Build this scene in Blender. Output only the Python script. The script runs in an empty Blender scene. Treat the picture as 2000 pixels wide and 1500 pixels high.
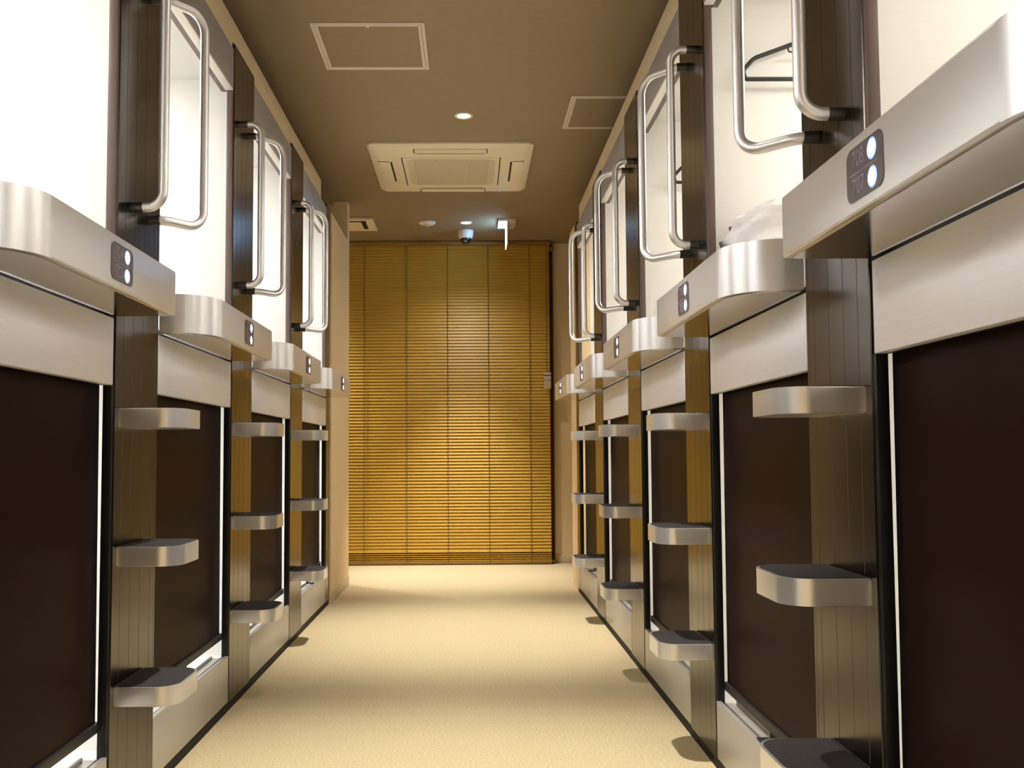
import bpy, bmesh, math, random
from mathutils import Vector, Matrix
random.seed(4)
S = bpy.context.scene
COL = S.collection

# ------------------------------------------------------------------ camera
F_PX, PX, PY = 1849.27, 938.74, 780.27
PITCH, YAW, ROLL = 0.0565, 0.0107, -0.0054
CAM_Z = 0.907
cd = bpy.data.cameras.new('camera')
cam = bpy.data.objects.new('camera', cd)
COL.objects.link(cam)
cd.sensor_width = 36.0
cd.sensor_fit = 'HORIZONTAL'
cd.lens = F_PX / 2000.0 * 36.0
cd.shift_x = (1000 - PX) / 2000.0
cd.shift_y = (PY - 750) / 2000.0
cd.clip_start = 0.02
cy_, sy_ = math.cos(YAW), math.sin(YAW)
cp_, sp_ = math.cos(PITCH), math.sin(PITCH)
cr_, sr_ = math.cos(ROLL), math.sin(ROLL)
xh = Vector((cy_, -sy_, 0))
yh0 = Vector((sy_, cy_, 0))
fwd = yh0 * cp_ + Vector((0, 0, sp_))
zh = yh0 * -sp_ + Vector((0, 0, cp_))
right = xh * cr_ + zh * sr_
up = xh * -sr_ + zh * cr_
m3 = Matrix((right, up, -fwd)).transposed()
cam.matrix_world = Matrix.Translation((0, 0, CAM_Z)) @ m3.to_4x4()
S.camera = cam

# ------------------------------------------------------------------ world, exposure
S.view_settings.view_transform = 'Standard'
S.view_settings.look = 'None'
S.view_settings.gamma = 1.0
S.view_settings.use_curve_mapping = False
S.view_settings.exposure = 0.0
w = bpy.data.worlds.new('world')
S.world = w
w.use_nodes = True
w.node_tree.nodes['Background'].inputs[0].default_value = (0.02, 0.018, 0.015, 1)
w.node_tree.nodes['Background'].inputs[1].default_value = 0.3

DOWN_W = 410.0          # corridor downlights
DOWN_COL = (1.0, 0.965, 0.93)
CABIN_E_LEFT = 32.0     # cabin lamps
CABIN_E_RIGHT = 20.0
CABIN_COL_LEFT = (1.0, 0.97, 0.94)
CABIN_COL_RIGHT = (1.0, 0.95, 0.88)

# ------------------------------------------------------------------ materials
def lin(r, g, b):
    def f(c):
        c /= 255.0
        return c / 12.92 if c <= 0.04045 else ((c + 0.055) / 1.055) ** 2.4
    return (f(r), f(g), f(b), 1.0)

def mat(name, col, rough=0.5, metal=0.0, noise=None, bump=None, emit=None, spec=0.5, coat=0.0, rnoise=None):
    """noise=(scale xyz, amount) varies the colour, bump=(scale xyz, strength, distance)."""
    m = bpy.data.materials.new(name)
    m.use_nodes = True
    nt = m.node_tree
    b = nt.nodes['Principled BSDF']
    b.inputs['Base Color'].default_value = col
    b.inputs['Roughness'].default_value = rough
    b.inputs['Metallic'].default_value = metal
    b.inputs['Specular IOR Level'].default_value = spec
    b.inputs['Coat Weight'].default_value = coat
    tc = nt.nodes.new('ShaderNodeTexCoord')
    def tex(scale, detail=3):
        mp = nt.nodes.new('ShaderNodeMapping')
        mp.inputs['Scale'].default_value = scale
        n = nt.nodes.new('ShaderNodeTexNoise')
        n.inputs['Scale'].default_value = 1.0
        n.inputs['Detail'].default_value = detail
        nt.links.new(tc.outputs['Object'], mp.inputs['Vector'])
        nt.links.new(mp.outputs['Vector'], n.inputs['Vector'])
        return n
    if noise:
        n = tex(noise[0])
        r = nt.nodes.new('ShaderNodeMapRange')
        r.inputs['From Min'].default_value = 0.3
        r.inputs['From Max'].default_value = 0.7
        r.inputs['To Min'].default_value = 1 - noise[1]
        r.inputs['To Max'].default_value = 1 + noise[1]
        nt.links.new(n.outputs['Fac'], r.inputs['Value'])
        mx = nt.nodes.new('ShaderNodeVectorMath')
        mx.operation = 'MULTIPLY'
        mx.inputs[0].default_value = col[:3]
        nt.links.new(r.outputs['Result'], mx.inputs[1])
        nt.links.new(mx.outputs['Vector'], b.inputs['Base Color'])
    if rnoise:
        n = tex(rnoise[0])
        r = nt.nodes.new('ShaderNodeMapRange')
        r.inputs['To Min'].default_value = rough - rnoise[1]
        r.inputs['To Max'].default_value = rough + rnoise[1]
        nt.links.new(n.outputs['Fac'], r.inputs['Value'])
        nt.links.new(r.outputs['Result'], b.inputs['Roughness'])
    if bump:
        n = tex(bump[0], 4)
        bp = nt.nodes.new('ShaderNodeBump')
        bp.inputs['Strength'].default_value = bump[1]
        bp.inputs['Distance'].default_value = bump[2]
        nt.links.new(n.outputs['Fac'], bp.inputs['Height'])
        nt.links.new(bp.outputs['Normal'], b.inputs['Normal'])
    if emit:
        b.inputs['Emission Color'].default_value = (*emit[0][:3], 1)
        b.inputs['Emission Strength'].default_value = emit[1]
    return m

M = {}
M['ledge'] = mat('brushed_aluminium', (0.88, 0.875, 0.89, 1), 0.30, 0.72)
M['step'] = mat('satin_aluminium', (0.82, 0.81, 0.79, 1), 0.30, 0.80)
M['tube'] = mat('satin_tube', (0.80, 0.79, 0.79, 1), 0.40, 0.82)
M['collar'] = mat('tube_collar', (0.11, 0.10, 0.09, 1), 0.4, 1.0)
M['panel'] = mat('silver_lacquer', (0.93, 0.93, 0.97, 1), 0.36, 0.25, noise=((6, 6, 400), 0.03))
M['header'] = mat('header_lacquer', (0.44, 0.43, 0.45, 1), 0.40, 0.4, noise=((6, 6, 400), 0.03))
M['kick'] = mat('kick_lacquer', (0.52, 0.50, 0.46, 1), 0.38, 0.6, noise=((6, 6, 400), 0.03))
M['post'] = mat('bronze_anodised', (0.088, 0.076, 0.068, 1), 0.20, 1.0, noise=((220, 220, 1.5), 0.05))
_nt = M['post'].node_tree
_tg = _nt.nodes.new('ShaderNodeTangent')
_tg.direction_type = 'RADIAL'
_tg.axis = 'Z'
_pb = _nt.nodes['Principled BSDF']
_nt.links.new(_tg.outputs['Tangent'], _pb.inputs['Tangent'])
_pb.inputs['Anisotropic'].default_value = 0.5
_pb.inputs['Anisotropic Rotation'].default_value = 0.25
M['soffit'] = mat('polished_soffit', (0.62, 0.60, 0.58, 1), 0.14, 1.0)
M['black'] = mat('black_rubber', (0.004, 0.004, 0.0045, 1), 0.6, 0.0, spec=0.2)
M['jamb'] = mat('brown_frame', lin(92, 74, 68), 0.45, 0.0, noise=((120, 120, 3), 0.06))
M['jamb_unlit'] = mat('unlit_frame', (0.006, 0.006, 0.006, 1), 0.5, 0.0, spec=0.25)  # brown jamb as it looks unlit, its shade put into the colour
M['cabin_l'] = mat('cabin_wallpaper_left', (0.84, 0.83, 0.80, 1), 0.8, noise=((4, 4, 160), 0.015))
M['cabin_r'] = mat('cabin_wallpaper_right', (0.83, 0.81, 0.76, 1), 0.8, noise=((4, 4, 160), 0.015))
M['blind'] = mat('brown_screen', lin(36, 22, 17), 0.40, 0.0, spec=0.03, bump=((900, 900, 900), 0.08, 0.0005))
M['blindbar'] = mat('brown_bar', lin(92, 70, 62), 0.4)
M['blindbar_dark'] = mat('dark_bar', lin(24, 20, 19), 0.45)
M['tab'] = mat('pull_tab', lin(30, 26, 24), 0.5)
M['tread'] = mat('antislip', lin(40, 35, 33), 0.95, noise=((420, 420, 420), 0.6), bump=((700, 700, 700), 0.6, 0.002))
M['plate'] = mat('number_plate', lin(86, 76, 82), 0.25, spec=0.5)
M['digits'] = mat('digit_print', lin(132, 120, 126), 0.4)
M['lamp'] = mat('indicator_lamp', (1, 1, 1, 1), 0.3, emit=((0.92, 0.97, 1.0), 6.0))
M['halo'] = mat('painted_halo', (0.3, 0.5, 0.9, 1), 0.3, emit=((0.16, 0.38, 1.0), 0.75))  # blue light scattered round the lamp, painted as a glowing ring
M['carpet'] = mat('carpet', lin(191, 173, 135), 0.95, noise=((130, 340, 90), 0.30), bump=((220, 440, 200), 0.5, 0.003), spec=0.1)
M['ceiling'] = mat('ceiling_paper', lin(146, 127, 98), 0.9, noise=((30, 30, 30), 0.03), bump=((260, 260, 260), 0.15, 0.001), spec=0.2)
M['hatch'] = mat('hatch_panel', lin(146, 127, 98), 0.9, noise=((30, 30, 30), 0.03), spec=0.2)
M['hatchframe'] = mat('hatch_frame', lin(214, 200, 180), 0.5)
M['cream'] = mat('cream_wall', lin(234, 209, 164), 0.75, bump=((300, 300, 300), 0.08, 0.001), spec=0.25)
M['fascia'] = mat('cream_fascia', lin(218, 198, 160), 0.7)
M['base'] = mat('baseboard', lin(205, 182, 146), 0.5)
M['ac'] = mat('ac_plastic', lin(228, 214, 184), 0.45)
M['grille'] = mat('ac_grille', lin(205, 192, 160), 0.6, noise=((300, 300, 1), 0.10))
M['slot'] = mat('dark_slot', lin(28, 22, 18), 0.8)
M['white'] = mat('white_plastic', lin(232, 228, 220), 0.35)
M['dome'] = mat('smoked_dome', (0.01, 0.01, 0.012, 1), 0.08, spec=0.6)
M['lens'] = mat('camera_lens', lin(120, 120, 125), 0.15, 0.6)
M['down'] = mat('downlight_glow', (1, 1, 1, 1), 0.4, emit=((1.0, 0.92, 0.80), 2.6))
M['exit'] = mat('exit_panel', (0.9, 0.95, 1, 1), 0.3, emit=((0.27, 0.56, 1.0), 20.0))
M['slat'] = mat('oak_slat', lin(208, 166, 66), 0.42, noise=((2.5, 60, 60), 0.07), spec=0.4)
M['slatrail'] = mat('oak_rail', lin(150, 112, 50), 0.42, noise=((2.5, 60, 60), 0.08))
M['slat_shaded'] = mat('oak_slat_shaded', lin(92, 54, 26), 0.5, noise=((2.5, 60, 60), 0.08), spec=0.2)  # oak slats darkened in colour for the front blind's shadow
M['cord'] = mat('ladder_cord', lin(120, 78, 30), 0.8)
M['frame'] = mat('dark_window_frame', lin(70, 42, 24), 0.5)
M['tag'] = mat('cord_tag', lin(206, 184, 158), 0.5, noise=((60, 60, 90), 0.10))
M['tagband'] = mat('tag_band', lin(72, 48, 34), 0.5)
M['hanger'] = mat('black_hanger', (0.012, 0.010, 0.010, 1), 0.55)
M['linen'] = mat('white_linen', lin(244, 240, 236), 0.85, noise=((40, 40, 40), 0.02), bump=((60, 60, 60), 0.25, 0.01))
M['alu_track'] = mat('track_aluminium', (0.62, 0.59, 0.57, 1), 0.35, 1.0)
g = bpy.data.materials.new('night_glass')
g.use_nodes = True
gb = g.node_tree.nodes['Principled BSDF']
gb.inputs['Base Color'].default_value = (0.02, 0.02, 0.025, 1)
gb.inputs['Roughness'].default_value = 0.05
M['glass'] = g

# ------------------------------------------------------------------ mesh helpers
def finish(bm, name, m, parent=None, loc=None, ang=32, smooth=True):
    bmesh.ops.recalc_face_normals(bm, faces=bm.faces)
    me = bpy.data.meshes.new(name)
    bm.to_mesh(me)
    bm.free()
    for k in (m if isinstance(m, (list, tuple)) else [m]):
        me.materials.append(M[k])
    if smooth:
        for p in me.polygons:
            p.use_smooth = True
        me.set_sharp_from_angle(angle=math.radians(ang))
    o = bpy.data.objects.new(name, me)
    COL.objects.link(o)
    if parent is not None:
        o.parent = parent
    if loc is not None:
        o.location = loc
    return o

def box(bm, x0, x1, y0, y1, z0, z1, bev=0.0, seg=2, mi=0):
    x0, x1 = sorted((x0, x1)); y0, y1 = sorted((y0, y1)); z0, z1 = sorted((z0, z1))
    vs = [bm.verts.new((x, y, z)) for x in (x0, x1) for y in (y0, y1) for z in (z0, z1)]
    idx = [(0, 1, 3, 2), (4, 6, 7, 5), (0, 4, 5, 1), (2, 3, 7, 6), (0, 2, 6, 4), (1, 5, 7, 3)]
    fs = [bm.faces.new([vs[i] for i in q]) for q in idx]
    for f in fs:
        f.material_index = mi
    if bev > 0:
        es = {e for f in fs for e in f.edges}
        bmesh.ops.bevel(bm, geom=list(es), offset=bev, segments=seg, affect='EDGES', profile=0.5)

def arc2(cx, cy, r, a0, a1, n):
    return [(cx + r * math.cos(math.radians(a0 + (a1 - a0) * i / n)), cy + r * math.sin(math.radians(a0 + (a1 - a0) * i / n))) for i in range(n + 1)]

def prism(bm, poly, z0, z1, bev=0.0, seg=2, mi=0):
    """poly in (x, y), extruded from z0 to z1, top and bottom rims bevelled."""
    a = [bm.verts.new((x, y, z0)) for x, y in poly]
    b = [bm.verts.new((x, y, z1)) for x, y in poly]
    n = len(poly)
    fb = bm.faces.new(list(reversed(a)))
    ft = bm.faces.new(b)
    fs = [fb, ft] + [bm.faces.new((a[i], a[(i + 1) % n], b[(i + 1) % n], b[i])) for i in range(n)]
    for f in fs:
        f.material_index = mi
    if bev > 0:
        es = list(fb.edges) + list(ft.edges)
        bmesh.ops.bevel(bm, geom=es, offset=bev, segments=seg, affect='EDGES', profile=0.5)
    return fs

def round_path(pts, radii, n=8):
    out = []
    for i, p in enumerate(pts):
        p = Vector(p)
        r = radii[i]
        if i in (0, len(pts) - 1) or r <= 0:
            out.append(p)
            continue
        d0 = (Vector(pts[i - 1]) - p).normalized()
        d1 = (Vector(pts[i + 1]) - p).normalized()
        half = d0.angle(d1) / 2
        t = r / math.tan(half)
        c = p + (d0 + d1).normalized() * (r / math.sin(half))
        a, b = p + d0 * t, p + d1 * t
        va, vb = a - c, b - c
        tot = va.angle(vb)
        for k in range(n + 1):
            f = k / n
            v = (va * math.sin((1 - f) * tot) + vb * math.sin(f * tot)) / math.sin(tot)
            out.append(c + v)
    return out

def tube(bm, pts, r, n=16, caps=True, mi=0):
    rings = []
    prev = None
    for i, p in enumerate(pts):
        p = Vector(p)
        t = (Vector(pts[min(i + 1, len(pts) - 1)]) - Vector(pts[max(i - 1, 0)])).normalized()
        if prev is None:
            u = t.cross(Vector((0, 0, 1)))
            if u.length < 1e-3:
                u = t.cross(Vector((1, 0, 0)))
        else:
            u = prev - t * prev.dot(t)
        u.normalize()
        prev = u
        v = t.cross(u)
        rings.append([bm.verts.new(p + (u * math.cos(2 * math.pi * k / n) + v * math.sin(2 * math.pi * k / n)) * r) for k in range(n)])
    for a, b in zip(rings, rings[1:]):
        for k in range(n):
            f = bm.faces.new((a[k], a[(k + 1) % n], b[(k + 1) % n], b[k]))
            f.material_index = mi
    if caps:
        bm.faces.new(list(reversed(rings[0]))).material_index = mi
        bm.faces.new(rings[-1]).material_index = mi

def lathe(bm, prof, cx, cy, n=32, mi=0):
    """prof: list of (radius, z)."""
    rings = []
    for r, z in prof:
        if r <= 1e-6:
            rings.append([bm.verts.new((cx, cy, z))])
        else:
            rings.append([bm.verts.new((cx + r * math.cos(2 * math.pi * k / n), cy + r * math.sin(2 * math.pi * k / n), z)) for k in range(n)])
    for a, b in zip(rings, rings[1:]):
        for k in range(n):
            k2 = (k + 1) % n
            if len(a) == 1 and len(b) == 1:
                continue
            if len(a) == 1:
                f = bm.faces.new((a[0], b[k2], b[k]))
            elif len(b) == 1:
                f = bm.faces.new((a[k], a[k2], b[0]))
            else:
                f = bm.faces.new((a[k], a[k2], b[k2], b[k]))
            f.material_index = mi

def tag(o, label, cat, group=None):
    o['label'] = label
    o['category'] = cat
    if group:
        o['group'] = group
    return o

def empty(name, loc):
    o = bpy.data.objects.new(name, None)
    o.empty_display_size = 0.1
    o.location = loc
    COL.objects.link(o)
    return o

def struct(bm, name, m, parent=None, ang=32):
    o = finish(bm, name, m, parent, ang=ang)
    if parent is None:
        o['kind'] = 'structure'
    return o

def copy_tree(o, parent=None, skip=()):
    c = o.copy()
    COL.objects.link(c)
    if parent is not None:
        c.parent = parent
    for ch in list(o.children):
        if ch.name.split('.')[0] in skip:
            continue
        copy_tree(ch, c, skip)
    return c

# ------------------------------------------------------------------ setting
CEIL = 2.663
XL, XR = -0.862, 0.700
Y0, Y1 = -2.6, 7.86
WL, WR = -3.0, 2.85

bm = bmesh.new(); box(bm, WL, WR, Y0, Y1, -0.05, 0.0); struct(bm, 'floor', 'carpet')
bm = bmesh.new(); box(bm, WL, WR, Y0, Y1, CEIL, CEIL + 0.05); struct(bm, 'ceiling', 'ceiling')
bm = bmesh.new(); box(bm, WL - 0.1, WL, Y0, Y1, 0, CEIL); struct(bm, 'wall_left', 'cream')
bm = bmesh.new(); box(bm, WR, WR + 0.1, Y0, Y1, 0, CEIL); struct(bm, 'wall_right', 'cream')
bm = bmesh.new(); box(bm, WL, WR, Y1, Y1 + 0.1, 0, CEIL); struct(bm, 'wall_back', 'cream')
bm = bmesh.new(); box(bm, WL, WR, Y0 - 0.1, Y0, 0, CEIL); struct(bm, 'wall_front', 'cream')
bm = bmesh.new(); box(bm, 0.69, WR, Y1 - 0.012, Y1, 0.0, 0.062, 0.003); struct(bm, 'baseboard_back', 'base')
# low cream wall that closes the left row, with the full-height pillar behind it
bm = bmesh.new(); box(bm, -0.952, -0.853, 5.80, 6.533, 0.0, 2.394); struct(bm, 'wall_left_end', 'cream')
bm = bmesh.new(); box(bm, -0.853, -0.849, 5.81, 6.640, 0.0, 0.062, 0.001); struct(bm, 'baseboard_left', 'base')
bm = bmesh.new(); box(bm, -0.952, -0.853, 6.533, 6.640, 0.0, CEIL); struct(bm, 'wall_left_pillar', 'cream')
bm = bmesh.new(); box(bm, 0.700, 0.80, 6.255, 6.555, 0.0, 2.43); struct(bm, 'wall_right_end', 'cream')
# the long blank sides of the two rows nearer than the camera, and the tops of the rows
bm = bmesh.new(); box(bm, WL, XL - 0.002, Y0, 0.37, 0, 2.42); struct(bm, 'wall_left_near', 'panel')
bm = bmesh.new(); box(bm, XR + 0.002, WR, Y0, -0.29, 0, 2.42); struct(bm, 'wall_right_near', 'panel')
bm = bmesh.new(); box(bm, WL, XL - 0.03, 0.37, 6.64, 2.385, 2.42); struct(bm, 'trim_1', 'ceiling')
bm = bmesh.new(); box(bm, XR + 0.03, WR, -0.29, 6.555, 2.385, 2.42); struct(bm, 'trim_2', 'ceiling')
# cream boards along the top of both rows, a gap below the ceiling
bm = bmesh.new(); box(bm, XL - 0.028, XL - 0.006, Y0, 5.47, 2.392, 2.507, 0.002); struct(bm, 'trim_3', 'fascia')
bm = bmesh.new(); box(bm, XR + 0.006, XR + 0.028, Y0, 6.03, 2.392, 2.500, 0.002); struct(bm, 'trim_4', 'fascia')
# end wall window behind the blind
bm = bmesh.new()
for a in ((-1.56, 0.69, 2.585, 2.65), (-1.56, 0.69, 0.0, 0.06), (-1.56, -1.50, 0.06, 2.585), (0.63, 0.69, 0.06, 2.585), (-0.47, -0.41, 0.06, 2.585)):
    box(bm, a[0], a[1], Y1 - 0.03, Y1, a[2], a[3], 0.002)
win = struct(bm, 'window_1', 'frame')
bm = bmesh.new(); box(bm, -1.50, 0.63, Y1 - 0.012, Y1 - 0.004, 0.06, 2.585); struct(bm, 'pane', 'glass', win)

# ------------------------------------------------------------------ capsule bays
BW = 0.805                # opening width
PW = 0.315                # post width
PITCH_Y = 1.12
L_START = [0.375 + PITCH_Y * k for k in range(5)]
R_START = [-0.285 + PITCH_Y * k for k in range(6)]
NUM_L = [('726', '725'), ('724', '723'), ('722', '721'), ('720', '719'), ('718', '717')]
NUM_R = [('706', '705'), ('708', '707'), ('710', '709'), ('712', '711'), ('714', '713'), ('716', '715')]
LZ0, LZ1, LD_L, LD_R = 1.2445, 1.3530, 0.145, 0.152

def make_bay(s):
    """s=+1: left row (opens towards +x); s=-1: right row. Origin: post face, near end, floor."""
    root = empty('capsule_bay', (0, 0, 0))
    LD = LD_L if s > 0 else LD_R
    B = lambda bm, o0, o1, y0, y1, z0, z1, bev=0.0, mi=0: box(bm, s * o0, s * o1, y0, y1, z0, z1, bev, 2, mi)
    # ledge: quarter-round near corner, tight far corner
    R, r = 0.118, 0.007
    poly = [(0.001, 0.001)] + [(a, b) for a, b in arc2(LD - R, 0.001 + R, R, -90, 0, 18)] + arc2(LD - r, BW - 0.001 - r, r, 0, 90, 4) + [(0.001, BW - 0.001)]
    bm = bmesh.new()
    prism(bm, [(s * a, b) for a, b in poly], LZ0, LZ1, 0.004, 2)
    ledge = finish(bm, 'ledge', 'ledge', root, ang=40)
    # underside plate, just inside the rim
    R2, i = R - 0.012, 0.012
    poly = [(0.004, 0.013)] + arc2(LD - i - R2, i + R2, R2, -90, 0, 14) + arc2(LD - i - 0.012, BW - i - 0.012, 0.012, 0, 90, 4) + [(0.004, BW - i)]
    bm = bmesh.new()
    prism(bm, [(s * a, b) for a, b in poly], LZ0 - 0.0022, LZ0 + 0.001)
    finish(bm, 'soffit_plate', 'soffit', ledge, ang=40)
    # panels flush with the posts
    bm = bmesh.new(); B(bm, -0.02, 0.0, 0.0, 0.793, 1.075, 1.2385, 0.003); finish(bm, 'sill_panel', 'panel', root)
    bm = bmesh.new(); B(bm, -0.02, 0.0, 0.0, 0.793, 2.245, 2.392, 0.002)
    hp = finish(bm, 'header_panel', 'header', root)
    bm = bmesh.new(); B(bm, -0.030, -0.001, 0.0, 0.792, 2.238, 2.2455, 0.001); finish(bm, 'header_lip', 'white', hp)  # header's underside, coloured white for the cabin light falling on it
    bm = bmesh.new(); B(bm, -0.014, 0.0, 0.0, 0.793, 0.034, 0.195, 0.002)
    kp = finish(bm, 'kick_panel', 'kick', root)
    bm = bmesh.new()
    B(bm, -0.075, -0.0145, -0.02, 0.80, 0.150, 0.186)
    B(bm, -0.026, -0.0215, 0.0, 0.79, 0.186, 0.192, 0.001)
    B(bm, -0.062, -0.056, 0.0, 0.79, 0.186, 0.196, 0.001)
    finish(bm, 'threshold_track', 'alu_track', kp)
    bm = bmesh.new(); B(bm, -0.03, -0.002, 0.0, BW, 0.0, 0.034); finish(bm, 'plinth', 'black', root)
    # frames round the two openings (far jambs face the camera)
    bm = bmesh.new(); B(bm, -0.0245, -0.003, 0.792, 0.835, 1.26, 2.24, 0.001); B(bm, -0.026, -0.003, -0.03, -0.001, 1.26, 2.24, 0.001)
    B(bm, -0.026, -0.021, -0.03, 0.835, 2.24, 2.385)
    finish(bm, 'upper_frame', 'jamb', root)
    bm = bmesh.new(); B(bm, -0.0245, -0.003, 0.792, 0.835, 0.19, 1.075, 0.001); B(bm, -0.026, -0.003, -0.03, -0.001, 0.19, 1.075, 0.001)
    B(bm, -0.026, -0.021, -0.03, 0.835, 1.075, 1.26)
    finish(bm, 'lower_frame', 'jamb_unlit', root)
    # cabins: open boxes with thick walls
    cm = 'cabin_l' if s > 0 else 'cabin_r'
    def cabin(name, z0, z1, lampz):
        ya, yb, t, d = -0.1375, 0.9425, 0.02, 1.98
        bm = bmesh.new()
        B(bm, -d, -0.027, ya, yb, z0 - t, z0)
        B(bm, -d, -0.027, ya, yb, z1, z1 + t)
        B(bm, -d, -0.027, ya - t, ya, z0 - t, z1 + t)
        B(bm, -d, -0.027, yb, yb + t, z0 - t, z1 + t)
        B(bm, -d - t, -d, ya - t, yb + t, z0 - t, z1 + t)
        c = finish(bm, name, cm, root)
        bm = bmesh.new()
        B(bm, -1.15, -0.55, 0.25, 0.60, z1 - 0.016, z1 - 0.001, 0.003)
        finish(bm, 'cabin_lamp', 'cablamp_l' if s > 0 else 'cablamp_r', c)
        return c
    cabin('upper_cabin', 1.262, 2.340, 2.3)
    cabin('lower_cabin', 0.165, 1.215, 1.2)
    # number plate
    pc = 0.446 if s > 0 else 0.451
    hw, hh, rr = 0.060, 0.0385, 0.015
    rect = arc2(hw - rr, hh - rr, rr, 0, 90, 6) + arc2(-hw + rr, hh - rr, rr, 90, 180, 6) + arc2(-hw + rr, -hh + rr, rr, 180, 270, 6) + arc2(hw - rr, -hh + rr, rr, 270, 360, 6)
    bm = bmesh.new()
    prism(bm, rect, 0.0, 0.0016, 0.0005, 1)
    rot = Matrix(((0, 0, s), (s, 0, 0), (0, 1, 0))).to_4x4()     # plate x -> viewer's right, y -> up, z -> out of the ledge
    bm.transform(Matrix.Translation((s * (LD - 0.0002), pc, (LZ0 + LZ1) / 2)) @ rot)
    plate = finish(bm, 'number_plate', 'plate', root, ang=40)
    plate['label'] = 'dark plate with two lit room buttons'
    bm = bmesh.new()
    box(bm, -0.048, 0.044, -0.0009, 0.0009, 0.0016, 0.0019)
    bm.transform(Matrix.Translation((s * (LD - 0.0002), pc, (LZ0 + LZ1) / 2)) @ rot)
    finish(bm, 'divider_line', 'digits', plate)
    for dz in (0.0195, -0.0195):
        bm = bmesh.new()
        lathe(bm, [(0.0, 0.0030), (0.009, 0.0028), (0.0122, 0.0020), (0.0124, 0.0012)], 0, 0, 24, 0)
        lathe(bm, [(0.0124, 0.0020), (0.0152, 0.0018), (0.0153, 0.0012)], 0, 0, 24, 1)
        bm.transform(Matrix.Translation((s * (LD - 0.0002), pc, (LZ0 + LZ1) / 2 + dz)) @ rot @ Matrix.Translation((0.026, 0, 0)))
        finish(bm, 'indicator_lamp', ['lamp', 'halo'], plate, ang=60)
    root['pc'] = pc
    return root

M['cablamp_l'] = mat('cabin_lamp_left', (1, 1, 1, 1), 0.4, emit=(CABIN_COL_LEFT, CABIN_E_LEFT))
M['cablamp_r'] = mat('cabin_lamp_right', (1, 1, 1, 1), 0.4, emit=(CABIN_COL_RIGHT, CABIN_E_RIGHT))

def numerals(txt, s, pc, dz, plate):
    LD = LD_L if s > 0 else LD_R
    cu = bpy.data.curves.new('numerals', 'FONT')
    cu.body = txt
    cu.size = 0.034
    cu.align_x = 'CENTER'
    cu.align_y = 'CENTER'
    cu.extrude = 0.0002
    t = bpy.data.objects.new('tmp_text', cu)
    COL.objects.link(t)
    dg = bpy.context.evaluated_depsgraph_get()
    me = bpy.data.meshes.new_from_object(t.evaluated_get(dg))
    bpy.data.objects.remove(t)
    bpy.data.curves.remove(cu)
    rot = Matrix(((0, 0, s), (s, 0, 0), (0, 1, 0))).to_4x4()
    me.transform(Matrix.Translation((s * (LD - 0.0002), pc, (LZ0 + LZ1) / 2 + dz)) @ rot @ Matrix.Translation((-0.020, 0, 0.0018)) @ Matrix.Diagonal((0.80, 1, 1, 1)))
    me.materials.clear()
    me.materials.append(M['digits'])
    o = bpy.data.objects.new('numerals', me)
    COL.objects.link(o)
    o.parent = plate
    return o

BAY_LABEL = {
    ('L', 0): 'nearest silver capsule bay of the left row, outside the view',
    ('L', 1): 'silver capsule bay whose ledge plate reads 724 and 723, lit white bunk above',
    ('L', 2): 'silver capsule bay just beyond the one numbered 724, white bunk with ceiling seam showing',
    ('L', 3): 'narrow looking silver capsule bay third along the left row, two bays beyond 724',
    ('L', 4): 'farthest silver capsule bay of the left row, its ledge sticking out before the blind',
    ('R', 0): 'nearest silver capsule bay of the right row, outside the view',
    ('R', 1): 'silver capsule bay whose ledge plate reads 708 and 707, biggest in the photo',
    ('R', 2): 'silver capsule bay with white bedding bundle and black hanger inside, beyond plate 708',
    ('R', 3): 'silver capsule bay third along the right row, sliver of a black hanger inside',
    ('R', 4): 'small silver capsule bay fourth along the right row, last but one before the blind',
    ('R', 5): 'farthest silver capsule bay of the right row, its ledge before the brown end wall',
}
bays = {}
for side, s, starts, nums, X in (('L', 1, L_START, NUM_L, XL), ('R', -1, R_START, NUM_R, XR)):
    proto = make_bay(s)
    pc = proto['pc']
    del proto['pc']
    roots = [proto] + [copy_tree(proto) for _ in starts[1:]]
    for k, (y, nn) in enumerate(zip(starts, nums)):
        b = roots[k]
        b.location = (X, y, 0)
        tag(b, BAY_LABEL[(side, k)], 'capsule bed', 'capsule bays along the corridor')
        plate = [c for c in b.children if c.name.startswith('number_plate')][0]
        numerals(nn[0], s, pc, 0.0195, plate)
        numerals(nn[1], s, pc, -0.0195, plate)
        bays[(side, k)] = b

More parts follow.
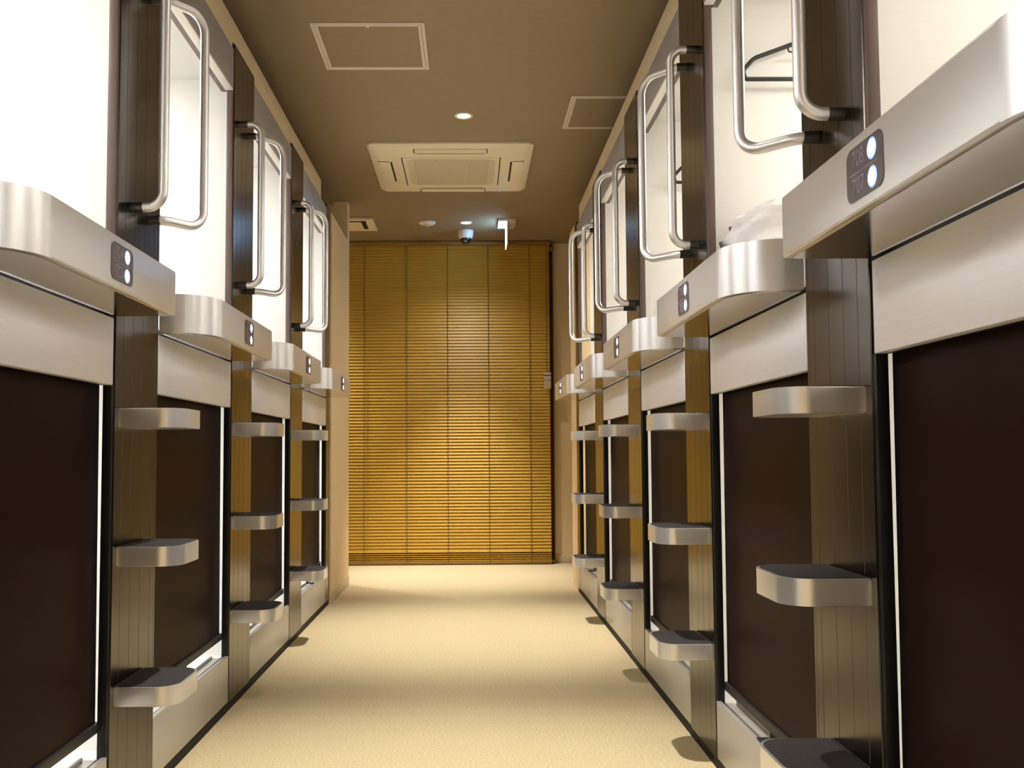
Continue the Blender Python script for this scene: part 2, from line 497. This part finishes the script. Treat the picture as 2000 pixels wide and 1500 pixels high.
# ------------------------------------------------------------------ roller blinds
def make_low_blind(s):
    root = empty('roller_blind', (0, 0, 0))
    o = -0.040
    ya, yt, yb = -0.09, 0.809, 0.820
    zl = 0.0 if s > 0 else -0.027
    bm = bmesh.new()
    t = 0.002
    vs = []
    for oo in (o, o - t):
        vs.append([bm.verts.new((s * oo, y, z)) for y, z in ((ya, 0.262 + zl), (yb, 0.262 + zl), (yt, 1.205), (ya, 1.205))])
    a, b = vs
    bm.faces.new(a); bm.faces.new(list(reversed(b)))
    for i in range(4):
        bm.faces.new((a[i], b[i], b[(i + 1) % 4], a[(i + 1) % 4]))
    finish(bm, 'screen_fabric', 'blind', root, smooth=False)
    bm = bmesh.new(); box(bm, s * (o - 0.010), s * (o + 0.008), ya, 0.832, 0.243 + zl, 0.268 + zl, 0.004, 3)
    bar = finish(bm, 'bottom_bar', 'blindbar_dark', root)
    bm = bmesh.new(); box(bm, s * (o - 0.003), s * (o + 0.003), 0.385, 0.425, 0.199, 0.2445 + zl, 0.001, 1)
    box(bm, s * (o - 0.003), s * -0.004, 0.385, 0.425, 0.1965, 0.2015, 0.001, 1)
    finish(bm, 'pull_tab', 'tab', bar)
    bm = bmesh.new(); tube(bm, [(s * (o - 0.012), ya, 1.195), (s * (o - 0.012), 0.80, 1.195)], 0.014)
    finish(bm, 'roller', 'blindbar_dark', root)
    return root

def make_top_blind(s):
    root = empty('rolled_blind', (0, 0, 0))
    o = -0.040
    # bar with rounded lower far end
    bm = bmesh.new()
    poly = [(-0.09, 2.277), (-0.09, 2.240)] + [(y, z) for y, z in arc2(0.806, 2.268, 0.028, -90, 0, 8)] + [(0.834, 2.277)]
    va = [bm.verts.new((s * (o + 0.009), y, z)) for y, z in poly]
    vb = [bm.verts.new((s * (o - 0.009), y, z)) for y, z in poly]
    n = len(poly)
    bm.faces.new(va); bm.faces.new(list(reversed(vb)))
    for i in range(n):
        bm.faces.new((va[i], vb[i], vb[(i + 1) % n], va[(i + 1) % n]))
    bar = finish(bm, 'bottom_bar', 'blindbar', root, ang=40)
    bm = bmesh.new(); box(bm, s * (o - 0.004), s * (o + 0.0125), 0.355, 0.435, 2.262, 2.276, 0.002)
    finish(bm, 'pull_tab', 'tab', bar)
    bm = bmesh.new(); tube(bm, [(s * (o - 0.012), -0.09, 2.312), (s * (o - 0.012), 0.834, 2.312)], 0.022)
    finish(bm, 'rolled_fabric', 'blind', root)
    return root

ORD = {('L', 1): 'under the ledge numbered 724', ('L', 2): 'in the bay just beyond 724', ('L', 3): 'in the third bay of the left row',
       ('L', 4): 'in the farthest bay of the left row', ('L', 0): 'in the left bay outside the view',
       ('R', 1): 'under the ledge numbered 708', ('R', 2): 'in the bay with the bedding bundle', ('R', 3): 'in the third bay of the right row',
       ('R', 4): 'in the fourth bay of the right row', ('R', 5): 'in the farthest bay of the right row', ('R', 0): 'in the right bay outside the view'}
for side, s, starts, X in (('L', 1, L_START, XL), ('R', -1, R_START, XR)):
    p1, p2 = make_low_blind(s), make_top_blind(s)
    lows = [p1] + [copy_tree(p1) for _ in starts[1:]]
    tops = [p2] + [copy_tree(p2) for _ in starts[1:]]
    for k, y in enumerate(starts):
        lows[k].location = (X, y, 0)
        tops[k].location = (X, y, 0)
        tag(lows[k], 'lowered dark brown roller blind ' + ORD[(side, k)], 'blind', 'lowered roller blinds')
        tag(tops[k], 'rolled up blind with brown bar, upper bunk ' + ORD[(side, k)].replace('under the ledge', 'over the ledge'), 'blind', 'rolled up blinds')

# ------------------------------------------------------------------ ladder posts
def make_post(s, width=PW, full=True):
    root = empty('ladder_post', (0, 0, 0))
    # grooved profile, extruded upwards
    prof = [(-0.022, 0.0), (-0.002, 0.0), (0.0, 0.002)]
    gl = [0.052, 0.118, 0.190, 0.268, 0.300] if full else [0.05]
    for gy in gl:
        prof += [(0.0, gy - 0.0012), (-0.0016, gy - 0.0005), (-0.0016, gy + 0.0005), (0.0, gy + 0.0012)]
    prof += [(0.0, width - 0.004), (-0.003, width - 0.001), (-0.022, width - 0.001)]
    bm = bmesh.new()
    prism(bm, [(s * a, b) for a, b in prof], 0.030, 2.418)
    finish(bm, 'post_panel', 'post', root, ang=25)
    bm = bmesh.new(); box(bm, s * -0.022, s * -0.004, -0.0125, -0.0003, 0.030, 2.418)
    finish(bm, 'edge_trim', 'black', root)
    bm = bmesh.new(); box(bm, s * -0.03, s * -0.002, 0.0, width - 0.001, 0.0, 0.030)
    finish(bm, 'plinth', 'black', root)
    if not full:
        return root
    # steps
    SD = 0.152
    for z0, z1 in ((0.301, 0.348), (0.636, 0.684), (0.974, 1.022)):
        ya, yb, R = 0.024, 0.238, 0.055
        poly = [(0.0002, ya)] + arc2(SD - R, ya + R, R, -90, 0, 12) + arc2(SD - R, yb - R, R, 0, 90, 12) + [(0.0002, yb)]
        bm = bmesh.new()
        prism(bm, [(s * a, b) for a, b in poly], z0, z1, 0.0035, 2)
        st = finish(bm, 'step', 'step', root, ang=40)
        i = 0.006
        poly = [(0.004, ya + i)] + arc2(SD - R, ya + R, R - i, -90, 0, 12) + arc2(SD - R, yb - R, R - i, 0, 90, 12) + [(0.004, yb - i)]
        bm = bmesh.new()
        prism(bm, [(s * a, b) for a, b in poly], z1 - 0.001, z1 + 0.0015)
        finish(bm, 'tread_pad', 'tread', st)
    # handrails
    r = 0.0125
    zb, zt = 1.537, 2.147
    def rail(y0, dy, d, mid):
        if dy == 0:
            pts = [(s * 0.012, y0, zb), (s * d, y0, zb), (s * d, y0, zt), (s * 0.012, y0, zt)]
            rad = [0, 0.042, 0.042, 0]
        else:
            pts = [(s * 0.012, y0, zb), (s * mid, y0, zb), (s * d, y0 + dy, zb), (s * d, y0 + dy, zt), (s * mid, y0, zt), (s * 0.012, y0, zt)]
            rad = [0, 0.065, 0.050, 0.056, 0.065, 0]
        bm = bmesh.new()
        tube(bm, round_path(pts, rad, 9), r, 18)
        h = finish(bm, 'handrail', 'tube', root, ang=60)
        for z in (zb, zt):
            bm = bmesh.new()
            tube(bm, [(s * 0.0003, y0, z), (s * 0.030, y0, z)], r * 1.06, 20)
            finish(bm, 'mounting_collar', 'collar', h, ang=50)
    rail(0.092, 0.0, 0.080, 0)
    rail(0.225, 0.100, 0.116 if s > 0 else 0.127, 0.034)
    return root

POST_L = {0: 'bronze ladder post left of the left frame edge, outside the view',
          1: 'bronze ladder post with two grab rails right after the ledge numbered 724',
          2: 'bronze ladder post with blue gleam, second along the left row',
          3: 'bronze ladder post third along the left row, last one with steps and rails there',
          4: 'slim plain bronze post against the low cream wall closing the left row'}
POST_R = {0: 'bronze ladder post right of the right frame edge, outside the view',
          1: 'largest bronze ladder post, just beyond the ledge numbered 708',
          2: 'bronze ladder post beyond the bay with the bedding bundle',
          3: 'bronze ladder post third along the right row with its three steps in full view',
          4: 'smallest bronze ladder post with steps, fourth and last along the right row',
          5: 'slim plain bronze post ending the right row by the brown end wall'}
for s, starts, X, lab in ((1, L_START, XL, POST_L), (-1, R_START, XR, POST_R)):
    full = make_post(s)
    posts = [copy_tree(full)] + [full] + [copy_tree(full) for _ in starts[2:-1]]
    posts.append(make_post(s, 0.137, False))
    for k, (p, y) in enumerate(zip(posts, starts)):
        p.location = (X, y + BW, 0)
        if k == 0:
            for r in [c for c in p.children if c.name.startswith('handrail')][1:]:
                for q in list(r.children):
                    bpy.data.objects.remove(q)
                bpy.data.objects.remove(r)
        tag(p, lab[k], 'ladder' if k < len(starts) - 1 else 'post', 'ladder posts between the bays' if k < len(starts) - 1 else None)

# ------------------------------------------------------------------ things in the bunks
def make_hanger():
    root = empty('clothes_hanger', (0, 0, 0))
    # local: x to the right, z up, origin at the hook's top
    bm = bmesh.new()
    w_, hb, hs = 0.200, -0.222, -0.085
    pts = [(0, -0.078), (-0.048, -0.112), (-0.168, -0.156), (-w_ - 0.003, -0.195), (-w_ + 0.004, hb), (w_ - 0.004, hb), (w_ + 0.003, -0.195), (0.168, -0.156), (0.048, -0.112), (0, -0.078)]
    path = round_path([(a, 0, b) for a, b in pts], [0, 0.04, 0.05, 0.020, 0.010, 0.010, 0.020, 0.05, 0.04, 0], 6)
    tube(bm, path, 0.0067, 10)
    finish(bm, 'hanger_frame', 'hanger', root, ang=60)
    bm = bmesh.new()
    tube(bm, round_path([(-0.062, 0, -0.116), (-0.060, 0, -0.136), (0.060, 0, -0.136), (0.062, 0, -0.116)], [0, 0.006, 0.006, 0], 4), 0.0026, 8)
    finish(bm, 'tie_loop', 'hanger', root, ang=60)
    bm = bmesh.new()
    hk = [Vector((0, 0, -0.080)), Vector((0, 0, -0.050))] + [Vector((0.022 * math.sin(math.radians(a)) , 0, -0.024 + 0.022 * -math.cos(math.radians(a)))) for a in range(20, 241, 20)]
    tube(bm, hk, 0.0026, 8)
    finish(bm, 'hook', 'hanger', root, ang=60)
    return root

def make_peg():
    root = empty('coat_hook', (0, 0, 0))
    bm = bmesh.new(); box(bm, -0.016, 0.016, -0.006, -0.0005, -0.03, 0.03, 0.002); finish(bm, 'mounting_plate', 'white', root)
    bm = bmesh.new(); tube(bm, round_path([(0, -0.004, -0.004), (0, -0.042, -0.004), (0, -0.042, 0.018)], [0, 0.010, 0], 6), 0.0034, 10); finish(bm, 'hook_arm', 'tube', root)
    return root

hg = make_hanger()
pg = make_peg()
for (k, h, p) in ((2, hg, pg), (3, copy_tree(hg), copy_tree(pg))):
    yw = R_START[k] + 0.9425
    hx = 1.052 if k == 2 else 1.078
    h.location = (hx, yw - 0.034, 2.281)
    p.location = (hx, yw, 2.281)
    tag(h, 'black clothes hanger on the bunk wall ' + ('above the white bedding bundle' if k == 2 else 'mostly hidden by a grab rail'), 'hanger', 'black hangers')
    tag(p, 'small wall hook holding the black hanger ' + ('above the bedding bundle' if k == 2 else 'in the third bay on the right'), 'hook')

yb = R_START[2]
bm = bmesh.new(); box(bm, XR + 0.045, XR + 1.95, yb - 0.12, yb + 0.93, 1.2625, 1.362, 0.02, 3)
tag(finish(bm, 'mattress', 'linen'), 'white mattress in the open bunk beneath the bedding bundle', 'mattress')
# crumpled bedding
def make_bundle():
    bm = bmesh.new()
    bmesh.ops.create_cube(bm, size=1.0)
    bmesh.ops.subdivide_edges(bm, edges=bm.edges[:], cuts=22, use_grid_fill=True)
    from mathutils import noise
    hx, hy, hz = 0.30, 0.215, 0.118
    for v in bm.verts:
        p = v.co * 2
        q = Vector((p.x, p.y, p.z))
        l = max(abs(p.x), abs(p.y), abs(p.z), 1e-6)
        e = 5.0
        nrm = (abs(p.x) ** e + abs(p.y) ** e + abs(p.z) ** e) ** (1 / e)
        q = p / nrm
        pos = Vector((q.x * hx, q.y * hy, q.z * hz + hz))
        f1 = noise.noise(Vector((pos.x * 5, pos.y * 5, pos.z * 9)))
        rid = 1 - abs(noise.noise(Vector((pos.x * 9 + pos.z * 16, pos.y * 7, pos.z * 26 - pos.x * 10))))
        d = f1 * 0.018 + (rid ** 6) * 0.016 - 0.006
        n = q.normalized()
        pos += n * d
        # pinched folds on the end that faces the corridor
        if q.x < -0.5:
            pos.x += 0.010 * math.sin(pos.z * 90 + pos.y * 25) * (-q.x - 0.5) * 2
        pos.z = max(pos.z, 0.0)
        v.co = pos
    return finish(bm, 'bedding_bundle', 'linen', None, ang=180)
bd = make_bundle()
bd.location = (1.052, 2.665, 1.3625)
tag(bd, 'crumpled white bedding bundle on the mattress behind the ledge', 'bedding')

# ------------------------------------------------------------------ ceiling fittings
def hatch(x0, x1, y0, y1, latch, label):
    root = empty('access_hatch', ((x0 + x1) / 2, (y0 + y1) / 2, CEIL))
    cx, cy = (x0 + x1) / 2, (y0 + y1) / 2
    a, b = (x1 - x0) / 2, (y1 - y0) / 2
    bm = bmesh.new()
    def ring(i0, i1, z):
        box(bm, -a + i0, a - i0, -b + i0, -b + i1, -z, -0.0003, 0.001, 1)
        box(bm, -a + i0, a - i0, b - i1, b - i0, -z, -0.0003, 0.001, 1)
        box(bm, -a + i0, -a + i1, -b + i1, b - i1, -z, -0.0003, 0.001, 1)
        box(bm, a - i1, a - i0, -b + i1, b - i1, -z, -0.0003, 0.001, 1)
    ring(0.0, 0.0135, 0.004)
    ring(0.0150, 0.028, 0.0048)
    finish(bm, 'hatch_frame', 'hatchframe', root)
    bm = bmesh.new(); box(bm, -a + 0.0282, a - 0.0282, -b + 0.0282, b - 0.0282, -0.003, -0.0003); finish(bm, 'hatch_panel', 'hatch', root)
    bm = bmesh.new(); lathe(bm, [(0.0, -0.0075), (0.006, -0.0075), (0.009, -0.0045), (0.009, -0.002)], latch[0] * (a - 0.024), latch[1] * (b - 0.024), 16); finish(bm, 'latch', 'white', root)
    tag(root, label, 'ceiling hatch', 'ceiling hatches')
hatch(-0.650, -0.181, 3.773, 4.242, (0, -1), 'square framed ceiling hatch, the whole one nearer the camera')
hatch(0.504, 0.973, 4.571, 5.040, (-1, 0), 'square framed ceiling hatch half hidden above the right row')

def air_con():
    cx, cy, a = -0.108, 5.730, 0.475
    root = empty('air_conditioner', (cx, cy, CEIL))
    def rr(h, r, n=8):
        return arc2(h - r, h - r, r, 0, 90, n) + arc2(-h + r, h - r, r, 90, 180, n) + arc2(-h + r, -h + r, r, 180, 270, n) + arc2(h - r, -h + r, r, 270, 360, n)
    bm = bmesh.new()
    A = [bm.verts.new((x, y, -0.001)) for x, y in rr(a, 0.045)]
    Bv = [bm.verts.new((x, y, -0.012)) for x, y in rr(a, 0.045)]
    Cv = [bm.verts.new((x, y, -0.026)) for x, y in rr(a - 0.022, 0.035)]
    Dv = [bm.verts.new((x, y, -0.031)) for x, y in rr(a - 0.06, 0.03)]
    n = len(A)
    for P, Q in ((A, Bv), (Bv, Cv), (Cv, Dv)):
        for i in range(n):
            bm.faces.new((P[i], P[(i + 1) % n], Q[(i + 1) % n], Q[i]))
    bm.faces.new(Dv); bm.faces.new(A)
    finish(bm, 'casing', 'ac', root, ang=25)
    # four flaps, each with a dark slit on its inner side
    for k in range(4):
        rot = Matrix.Rotation(math.pi / 2 * k, 4, 'Z')
        bm = bmesh.new()
        box(bm, -0.205, 0.205, -0.433, -0.365, -0.0345, -0.029, 0.002)
        bm.transform(rot)
        fl = finish(bm, 'air_flap', 'ac', root)
        bm = bmesh.new()
        box(bm, -0.200, 0.200, -0.362, -0.351, -0.0318, -0.0295)
        box(bm, -0.2125, -0.2065, -0.433, -0.365, -0.0318, -0.0295)
        box(bm, 0.2065, 0.2125, -0.433, -0.365, -0.0318, -0.0295)
        bm.transform(rot)
        finish(bm, 'air_slot', 'slot', fl)
    h, c = 0.272, 0.05
    bm = bmesh.new()
    prism(bm, rr(0.285, 0.004, 2), -0.0350, -0.0305, 0.001, 1)
    fr = finish(bm, 'intake_frame', 'ac', root)
    bm = bmesh.new()
    octo = [(h - c, h - 0.01), (-h + c, h - 0.01), (-h + 0.01, h - c), (-h + 0.01, -h + c), (-h + c, -h + 0.01), (h - c, -h + 0.01), (h - 0.01, -h + c), (h - 0.01, h - c)]
    prism(bm, octo, -0.0368, -0.0345)
    k = -h + 0.02
    while k < h - 0.02:
        box(bm, -h + c, h - c, k, k + 0.004, -0.0385, -0.0366)
        k += 0.012
    for x in (-0.09, 0.09):
        box(bm, x - 0.006, x + 0.006, -h + 0.012, h - 0.012, -0.0390, -0.0366)
    finish(bm, 'intake_grille', 'grille', fr)
    bm = bmesh.new(); box(bm, -0.292, -0.286, -0.285, 0.285, -0.0318, -0.0295); finish(bm, 'grille_gap', 'slot', root)
    bm = bmesh.new(); box(bm, 0.286, 0.292, -0.285, 0.285, -0.0318, -0.0295); finish(bm, 'grille_gap', 'slot', root)
    tag(root, 'square cream ceiling air conditioner cassette with central grille', 'air conditioner')
air_con()

def air_vent():
    root = empty('air_outlet', (-0.975, 7.135, CEIL))
    hx, hy = 0.255, 0.178
    bm = bmesh.new()
    prism(bm, [(-hx, -hy), (hx, -hy), (hx, hy), (-hx, hy)], -0.022, -0.001, 0.004, 2)
    finish(bm, 'casing', 'ac', root)
    bm = bmesh.new()
    box(bm, -hx + 0.03, hx - 0.055, -hy + 0.035, -hy + 0.070, -0.0232, -0.0215)
    box(bm, hx - 0.095, hx - 0.060, -hy + 0.045, hy - 0.070, -0.0232, -0.0215)
    finish(bm, 'air_slot', 'slot', root)
    tag(root, 'cream ceiling air outlet with dark slots, showing beside the cream pillar', 'air outlet')
air_vent()

def downlight(x, y, label, size=58, watt=DOWN_W, flood=48):
    root = empty('downlight', (x, y, CEIL))
    bm = bmesh.new()
    lathe(bm, [(0.048, -0.0003), (0.048, -0.004), (0.044, -0.006), (0.035, -0.004), (0.034, -0.001)], 0, 0, 36)
    finish(bm, 'trim_ring', 'white', root, ang=40)
    bm = bmesh.new()
    lathe(bm, [(0.0, -0.0026), (0.034, -0.0022), (0.034, -0.0008)], 0, 0, 32)
    finish(bm, 'lamp_lens', 'down', root, ang=40)
    tag(root, label, 'downlight', 'corridor downlights')
    ld = bpy.data.lights.new('downlight_beam', 'SPOT')
    ld.energy = watt
    ld.color = DOWN_COL
    ld.spot_size = math.radians(size)
    ld.spot_blend = 1.0
    ld.shadow_soft_size = 0.03
    lo = bpy.data.objects.new('downlight_beam', ld)
    lo.location = (0, 0, -0.012)
    COL.objects.link(lo); lo.parent = root
    fd = ld.copy()
    fd.name = 'downlight_flood'
    fd.energy = flood
    fd.spot_size = math.radians(125)
    fo = bpy.data.objects.new('downlight_flood', fd)
    fo.location = (0, 0, -0.011)
    COL.objects.link(fo); fo.parent = root
for y, t in ((-2.03, 'white ringed downlight far behind the camera, outside the view'), (0.26, 'white ringed downlight above the camera, outside the view'),
             (2.47, 'white ringed downlight before the hatch, outside the view'), (4.841, 'white ringed downlight between the ceiling hatch and the air conditioner'),
             (7.13, 'small white ringed downlight between smoke detector and dome camera')):
    downlight(-0.029, y, t)

downlight(-1.72, 7.43, 'white ringed downlight in the passage hidden behind the cream pillar', 100, 210)

def detector():
    root = empty('smoke_detector', (-0.323, 7.125, CEIL))
    bm = bmesh.new(); lathe(bm, [(0.063, -0.0003), (0.063, -0.008), (0.056, -0.014), (0.0, -0.017)], 0, 0, 36); finish(bm, 'base_disc', 'white', root, ang=40)
    bm = bmesh.new(); lathe(bm, [(0.020, -0.015), (0.020, -0.026), (0.014, -0.030), (0.0, -0.031)], 0, 0, 24); finish(bm, 'sensor_head', 'grille', root, ang=40)
    tag(root, 'round cream smoke detector on the ceiling left of the small downlight', 'smoke detector')
detector()

def dome_camera():
    root = empty('dome_camera', (-0.032, 7.40, CEIL))
    bm = bmesh.new()
    lathe(bm, [(0.0, -0.0004), (0.060, -0.0004), (0.0625, -0.006), (0.061, -0.035), (0.052, -0.062), (0.046, -0.066), (0.0, -0.066)], 0, 0, 40)
    finish(bm, 'housing', 'white', root, ang=35)
    bm = bmesh.new()
    lathe(bm, [(0.045 * math.cos(math.radians(a)), -0.064 - 0.043 * math.sin(math.radians(a))) for a in range(0, 91, 9)], 0, 0, 32)
    dm = finish(bm, 'smoked_dome', 'dome', root, ang=60)
    bm = bmesh.new()
    lathe(bm, [(0.0, 0.0), (0.012, 0.0), (0.012, 0.006), (0.007, 0.008), (0.0, 0.004)], 0, 0, 20)
    bm.transform(Matrix.Translation((0.0, -0.036, -0.088)) @ Matrix.Rotation(math.radians(115), 4, 'X'))
    finish(bm, 'lens', 'lens', dm, ang=40)
    tag(root, 'white dome security camera with smoked bubble hanging before the blind', 'security camera')
dome_camera()

def exit_sign():
    root = empty('exit_sign', (0.281, 7.13, CEIL))
    bm = bmesh.new(); box(bm, -0.066, 0.066, -0.125, 0.125, -0.020, -0.0003, 0.003); finish(bm, 'ceiling_base', 'white', root)
    bm = bmesh.new(); box(bm, -0.0055, -0.0025, -0.115, 0.115, -0.185, -0.0195, 0.0005); finish(bm, 'light_plate', 'exit', root)
    bm = bmesh.new(); box(bm, -0.0024, 0.004, -0.118, 0.118, -0.188, -0.0195, 0.001); finish(bm, 'back_plate', 'white', root)
    tag(root, 'slim glowing exit sign plate hanging edge on from the ceiling', 'sign')
exit_sign()

# ------------------------------------------------------------------ wooden blind
def venetian(x0, x1, y, z0, z1, label, cords, sm='slat'):
    root = empty('venetian_blind', ((x0 + x1) / 2, y, 0))
    h = (x1 - x0) / 2
    bm = bmesh.new(); box(bm, -h - 0.03, h + 0.012, -0.030, 0.030, z1 - 0.012, z1 + 0.018, 0.002); finish(bm, 'headrail', 'slatrail', root)
    bm = bmesh.new()
    ps, n = 0.0262, 0
    zs = z0 + 0.118
    def slat(zc, tilt, wd=0.030, t=0.003):
        c, sn = math.cos(tilt), math.sin(tilt)
        hw = wd / 2
        vv = []
        for x in (-h, h):
            vv.append([bm.verts.new((x, a * c - b * sn, zc + a * sn + b * c)) for a, b in ((-hw, -t / 2), (-hw * 0.9, t / 2), (hw * 0.9, t / 2), (hw, -t / 2))])
        A, B = vv
        bm.faces.new(A); bm.faces.new(list(reversed(B)))
        for i in range(4):
            bm.faces.new((A[i], A[(i + 1) % 4], B[(i + 1) % 4], B[i]))
    z = zs
    while z < z1 - 0.02:
        slat(z, math.radians(69), 0.031)
        z += ps
    # loose lower slats lying flatter on the rail
    for j in range(5):
        slat(z0 + 0.036 + j * 0.0165, math.radians(30 - 4 * j) , 0.034)
    finish(bm, 'slats', sm, root, smooth=False)
    bm = bmesh.new(); box(bm, -h, h, -0.019, 0.019, z0, z0 + 0.022, 0.003); rl = finish(bm, 'bottom_rail', 'slatrail', root)
    for cx in cords:
        bm = bmesh.new()
        tube(bm, [(cx - (x0 + x1) / 2, -0.0235, z0 + 0.02), (cx - (x0 + x1) / 2, -0.0215, z0 + 0.11), (cx - (x0 + x1) / 2, -0.0145, z0 + 0.125), (cx - (x0 + x1) / 2, -0.0145, z1)], 0.0026, 8)
        finish(bm, 'ladder_cord', 'cord', root)
    tag(root, label, 'blind')
    return root
vb = venetian(-1.38, 0.655, 7.775, 0.006, 2.640, 'large closed wooden venetian blind filling the end wall, lit amber', [-0.870, -0.522, -0.185, 0.150, 0.490])
venetian(0.10, 0.685, 7.815, 0.010, 2.600, 'shaded second wooden blind peeking out behind right edge of the large blind', [], 'slat_shaded')
bm = bmesh.new()
box(bm, 0.604, 0.660, 7.722, 7.748, 1.432, 1.566, 0.003)
box(bm, 0.6035, 0.6605, 7.7215, 7.7485, 1.536, 1.543, 0, 2, 1)
box(bm, 0.6035, 0.6605, 7.7215, 7.7485, 1.497, 1.500, 0, 2, 1)
bm.transform(Matrix.Translation((-(-1.38 + 0.655) / 2, -7.775, 0)))
ct = finish(bm, 'cord_tag', ['tag', 'tagband'], vb)
ct['label'] = 'pale instruction tag on the pull cord'
bm = bmesh.new()
tube(bm, [(0.628, 7.735, 1.566), (0.628, 7.742, 1.70), (0.632, 7.750, 2.62)], 0.0025, 8)
bm.transform(Matrix.Translation((-(-1.38 + 0.655) / 2, -7.775, 0)))
finish(bm, 'pull_cord', 'cord', vb)
